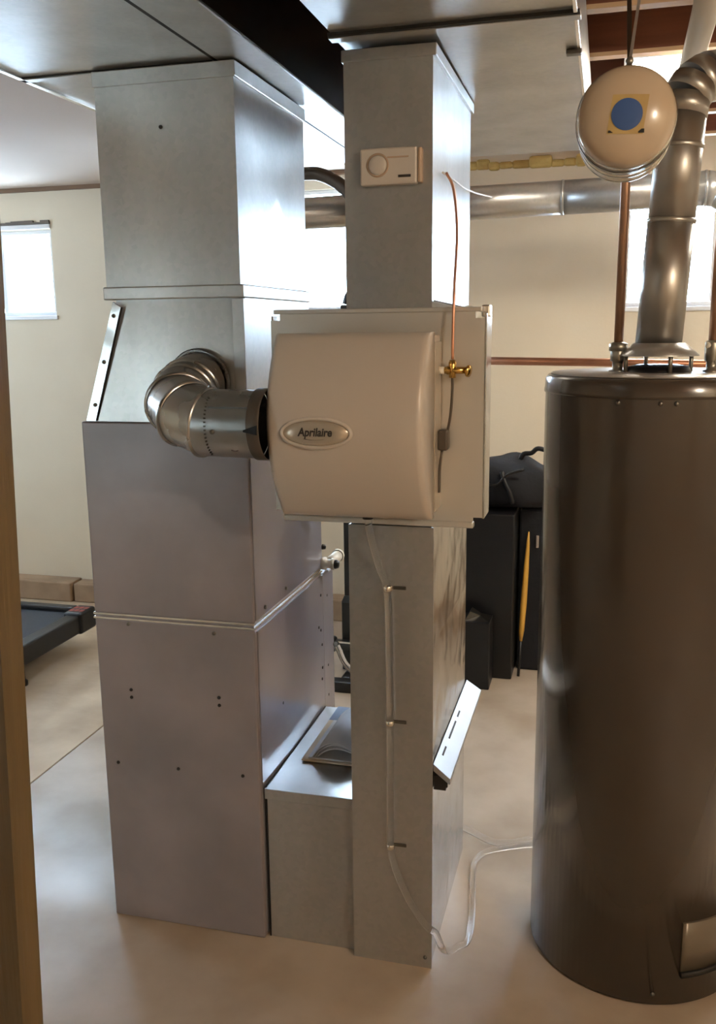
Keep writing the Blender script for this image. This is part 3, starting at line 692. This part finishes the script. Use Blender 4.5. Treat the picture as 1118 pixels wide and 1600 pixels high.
for r in (.010, .020, .029):
    rings.append([b.verts.new(on_dome(.001+r*math.cos(2*PI*k/32), -.004+r*math.sin(2*PI*k/32), .0018)) for k in range(32)])
for k in range(32):
    b.faces.new((c0, rings[0][k], rings[0][(k+1) % 32]))
    for p, q in zip(rings, rings[1:]): b.faces.new((p[k], q[k], q[(k+1) % 32], p[(k+1) % 32]))
obj('blue_dot', b, BLUE, stk)
for x, z in ((-.030, -.037), (.026, -.037)):
    b = bmesh.new(); bx(b, TC.x+x-.003, TC.x+x+.008, TC.y-.0245, TC.y-.0225, TC.z+x*-.05+z, TC.z+z+.006)
    obj('sticker_smudge', b, SEAM, stk)
hg = thing('hanger_strap', (.03, 2.04, 2.1), 'thin metal hanger strap looped from joist down to the expansion tank', 'strap')
b = bmesh.new(); SP = Vector((.0224, 2.03, 2.108))
def strip(b, p, q, wdt, th):
    p, q = Vector(p), Vector(q); d = (q-p).normalized(); s = d.cross(Vector((0, 1, 0))).normalized()*wdt/2; t = Vector((0, th/2, 0))
    hexa(b, [p-s-t, p+s-t, p+s+t, p-s+t], [q-s-t, q+s-t, q+s+t, q-s+t])
strip(b, SP, (.010, 2.215, ZC+.05), .009, .0015); obj('strap_leg', b, GALVD, hg)
b = bmesh.new(); strip(b, SP+Vector((0, -.004, 0)), (.058, 2.20, ZC+.05), .006, .0015); obj('strap_leg', b, GALV, hg)
obj('strap_bolt', LT([(0, 0), (.008, 0), (.008, .014), (0, .014)], (SP.x, SP.y-.008, SP.z+.004), (0, 1, 0), n=6), FITT, hg)
b = bmesh.new(); N = 40; g = []
for i in range(N+1):
    a = 2*PI*i/N+PI/2
    g.append([b.verts.new(Vector((TC.x, 2.03+dy, TC.z))+Vector((math.cos(a), 0, math.sin(a)))*rad) for rad, dy in ((TR+.0012, -.009), (TR+.003, -.009), (TR+.003, .009), (TR+.0012, .009))])
for p, q in zip(g, g[1:]):
    for k in range(4): b.faces.new((p[k], p[(k+1) % 4], q[(k+1) % 4], q[k]))
obj('strap_loop', b, GALVD, hg)
b = bmesh.new(); strip(b, (TC.x, 2.03, TC.z+TR+.002), SP, .012, .002); obj('strap_neck', b, FITT, hg)

# ------------------------------------------------------------------ pipes at the back
rdu = thing('round_duct', (-.4, 4.1, 2.05), 'long round galvanised branch duct crossing before the back wall', 'duct')
zr = lambda x: 2.128+.016*x
cutx = [-2.3, -1.05, -.20, .36]
for a, b_ in zip(cutx, cutx[1:]):
    obj('duct_section', T([(a, 4.1, zr(a)), (b_, 4.1, zr(b_))], .069, 32), GALV, rdu)
    obj('joint_bead', T([(b_-.006, 4.1, zr(b_)), (b_-.002, 4.1, zr(b_)), (b_+.002, 4.1, zr(b_)), (b_+.006, 4.1, zr(b_))], [.069, .0725, .0725, .069], 32), GALV, rdu)
eb = [(.36, 4.1, zr(.36))]
for k in range(1, 6):
    a = PI/2*k/5; eb.append((.36+.14*math.sin(a), 4.1, zr(.36)-.14*(1-math.cos(a))))
for i in range(5): obj('elbow_gore', T([eb[i], eb[i+1]], .070, 32), GALV, rdu)
obj('down_section', T([eb[-1], (.50, 4.1, .0)], .069, 32), GALV, rdu)
obj('dark_drain_pipe', T(spline([(-1.6, 3.98, 2.262), (-1.30, 3.98, 2.258), (-1.22, 3.98, 2.250), (-1.14, 3.98, 2.21), (-1.09, 3.985, 2.16), (-1.07, 3.99, 2.10), (-1.07, 4.0, 2.05)], 5), .028, 20), FLEX,
    label='short dark bent pipe above the round branch duct, seen between the plenums', cat='pipe')
obj('drain_vent_pipe', T([(.170, 1.3, 2.292), (.222, 4.8, 2.292)], .030, 24), PVCG, label='off-white plastic pipe running overhead beside the flue elbow', cat='pipe')
obj('copper_line', T([(-.62, 2.665, 1.508), (.75, 2.625, 1.487)], .0112, 16), COPPER, label='horizontal copper pipe behind the water heater and humidifier panel', cat='pipe')
bm = bmesh.new(); x = -.75
while x < .3:
    d = random.uniform(.05, .12); bx(bm, x, x+d, Y1-.03-random.uniform(0, .02), Y1, 2.355+random.uniform(-.008, .008), 2.40+random.uniform(-.01, .01), .014); x += d*.9
obj('foam_insulation', bm, FOAM, label='yellow foam insulation strip atop the back wall behind the return trunk', cat='insulation', kind='stuff')

# ------------------------------------------------------------------ ceiling light between the joists
li = thing('ceiling_light', (.45, 3.31, ZC), 'bright rectangular ceiling light between the brown joists, top right', 'light')
b = bmesh.new()
bx(b, .02, 1.24, 3.135, 3.15, ZC+.0, ZC+.05); bx(b, .02, 1.24, 3.515, 3.53, ZC, ZC+.05); bx(b, .02, .035, 3.15, 3.515, ZC, ZC+.05); bx(b, 1.225, 1.24, 3.15, 3.515, ZC, ZC+.05); bx(b, .02, 1.24, 3.135, 3.53, ZC+.05, ZC+.06)
obj('light_frame', b, VINYL, li)
obj('diffuser', box(.035, 1.225, 3.15, 3.515, ZC+.006, ZC+.012), DIFF, li)
for x in (.2, 1.05): obj('mounting_block', box(x, x+.04, 3.2, 3.45, ZC+.06, 2.61), WOODB, li)

# ------------------------------------------------------------------ things behind
tm = thing('treadmill', (-2.8, 3.3, 0), 'low black treadmill with dark blue grey belt on the tan floor at left', 'treadmill')
TX0, TX1 = -3.12, -2.50
obj('deck', box(TX0+.05, TX1-.05, 2.62, 3.96, .13, .165, bev=.005), BLACK, tm)
obj('belt', box(TX0+.09, TX1-.085, 2.60, 3.97, .158, .185, bev=.008), BELT, tm)
obj('side_rail', box(TX1-.075, TX1, 2.55, 3.90, .105, .200, bev=.010), BLACK, tm)
obj('side_rail', box(TX0, TX0+.075, 2.55, 3.90, .105, .200, bev=.010), BLACK, tm)
ec = obj('end_cap', box(TX1-.09, TX1+.012, 3.88, 4.03, .100, .212, bev=.016, seg=3), BLACK, tm)
obj('end_cap', box(TX0-.012, TX0+.09, 3.88, 4.03, .100, .212, bev=.016, seg=3), BLACK, tm)
obj('end_bar', box(TX0+.085, TX1-.085, 3.965, 4.025, .150, .210, bev=.012), BLACK, tm)
b = bmesh.new()
for i in range(3):
    for j in range(2): bx(b, TX1-.078+.028*i, TX1-.056+.028*i, 3.915+.045*j, 3.945+.045*j, .2118, .2128)
obj('warning_label', b, REDP, ec, label='small red printed symbols')
for x in (TX0+.03, TX1-.04):
    for y in (2.7, 3.45): obj('foot', LT([(0, 0), (.025, 0), (.025, .02), (.015, .03), (.015, .11)], (x, y, 0), n=16), BLACK, tm)
rk = thing('exercise_rack', (-1.12, 4.02, 0), 'black upright exercise machine post with side pin seen behind the ducts', 'exercise machine')
obj('lower_sleeve', box(-1.156, -1.075, 3.98, 4.06, 0, .335, bev=.004), BLACKM, rk)
b = bmesh.new(); hexa(b, [(-1.156, 3.98, .335), (-1.075, 3.98, .335), (-1.075, 4.06, .335), (-1.156, 4.06, .335)], [(-1.143, 3.985, .365), (-1.09, 3.985, .365), (-1.09, 4.055, .365), (-1.143, 4.055, .365)])
obj('shoulder', b, BLACKM, rk)
obj('post', box(-1.143, -1.09, 3.985, 4.055, .365, 1.70, bev=.004), BLACKM, rk)
obj('post_top', T(spline([(-1.115, 4.02, 1.70), (-1.10, 4.02, 1.74), (-1.05, 4.02, 1.77), (-.95, 4.02, 1.775)], 5), .028, 16), BLACKM, rk)
obj('cross_bar', box(-1.18, -.92, 3.93, 3.975, .115, .155, bev=.003), BLACKM, rk)
obj('knob', LT([(0, 0), (.035, 0), (.040, .008), (.035, .022), (.015, .026), (0, .026)], (-1.18, 3.952, .135), (-1, 0, 0), n=24), BLACK, rk)
obj('chrome_strip', box(-1.16, -.92, 3.926, 3.93, .150, .158), EDGE, rk)
obj('base_foot', box(-1.156, -.75, 3.70, 3.76, 0, .05, bev=.004), BLACKM, rk)
obj('floor_beam', box(-1.10, -1.06, 3.76, 3.98, 0, .05, bev=.004), BLACKM, rk)
b = bmesh.new(); hexa(b, [(-1.078, 3.985, .20), (-1.0, 3.985, .17), (-1.0, 4.02, .17), (-1.078, 4.02, .20)], [(-1.095, 3.985, .34), (-1.0, 3.985, .36), (-1.0, 4.02, .36), (-1.095, 4.02, .34)])
obj('guard', b, PVCW, rk, label='white plastic guard')
obj('storage_cabinet', box(-.80, -.362, 4.03, 4.42, 0, .775, bev=.006), BLACK, label='tall black cabinet under the duffel bag, left of the yellow stick', cat='cabinet')
ob = thing('storage_case', (-.18, 4.35, 0), 'dark navy black case right of the yellow stick, partly behind the heater', 'case')
obj('case_body', box(-.352, -.17, 4.17, 4.5, 0, .77, bev=.01), NAVY, ob)
obj('latch', box(-.276, -.262, 4.155, 4.172, .60, .66, bev=.003), EDGE, ob, label='small chrome latch')
obj('low_box', box(-.80, -.447, 3.88, 4.02, 0, .312, bev=.005), BLACK, label='small black box on the floor in front of the tall cabinet', cat='box')
b = bmesh.new(); hexa(b, [(-.56, 3.90, .3125), (-.455, 3.90, .3125), (-.455, 4.0, .3125), (-.56, 4.0, .3125)], [(-.54, 3.92, .35), (-.50, 3.95, .325), (-.50, 3.99, .325), (-.54, 3.99, .35)])
obj('grey_cloth', b, GALVD, label='small grey folded cloth on top of the low black box', cat='cloth')
# duffel bag
bg_ = thing('duffel_bag', (-.28, 4.25, .775), 'soft black duffel bag lying on the dark cabinet beside the heater', 'bag')
b = bmesh.new(); NU, NV = 28, 18; rows = []
for i in range(NU+1):
    t = i/NU; x = -.80+.63*t
    e = (math.sin(PI*min(max(t, .02), .98)))**.35
    hgt = (.165+.105*t)*e
    row = []
    for j in range(NV):
        a = 2*PI*j/NV
        cy, cz = math.cos(a), math.sin(a)
        sq = lambda c: math.copysign(abs(c)**.6, c)
        wv = .010*math.sin(9*t+2*a)+.008*math.sin(17*t-3*a)
        row.append(b.verts.new((x, 4.27+(.19*e+wv)*sq(cy), .778+hgt/2*(1+sq(cz))+wv*max(0, cz))))
    rows.append(row)
for p, q in zip(rows, rows[1:]):
    for j in range(NV): b.faces.new((p[j], p[(j+1) % NV], q[(j+1) % NV], q[j])).smooth = True
b.faces.new(rows[0][::-1]); b.faces.new(rows[-1])
obj('bag_body', b, NAVY, bg_)
obj('strap', T(spline([(-.43, 4.085, .96), (-.415, 4.072, .92), (-.39, 4.068, .87), (-.375, 4.072, .82)], 5), .010, 8), BLACK, bg_)
obj('strap', T(spline([(-.50, 4.085, .90), (-.45, 4.07, .905), (-.40, 4.072, .95), (-.33, 4.078, .975)], 5), .006, 8), BLACK, bg_)
obj('handle', T(spline([(-.36, 4.22, 1.00), (-.345, 4.22, 1.025), (-.31, 4.22, 1.03), (-.285, 4.22, 1.05), (-.25, 4.22, 1.045), (-.20, 4.22, 1.03)], 5), .011, 8), BLACK, bg_)
ys = thing('yellow_stick', (-.335, 4.1, 0), 'slim yellow stick leaning upright against the dark case', 'stick')
P0, P1 = Vector((-.335, 4.085, .0)), Vector((-.308, 4.155, .675))
L = lambda t: P0+(P1-P0)*t
obj('blade', T([L(.24), L(.32), L(.5), L(.75), L(.92), L(1.0)], [.006, .0125, .0145, .012, .008, .003], 12), YEL, ys)
obj('shaft', T([L(0), L(.245)], [.007, .0065], 10), BLACK, ys)
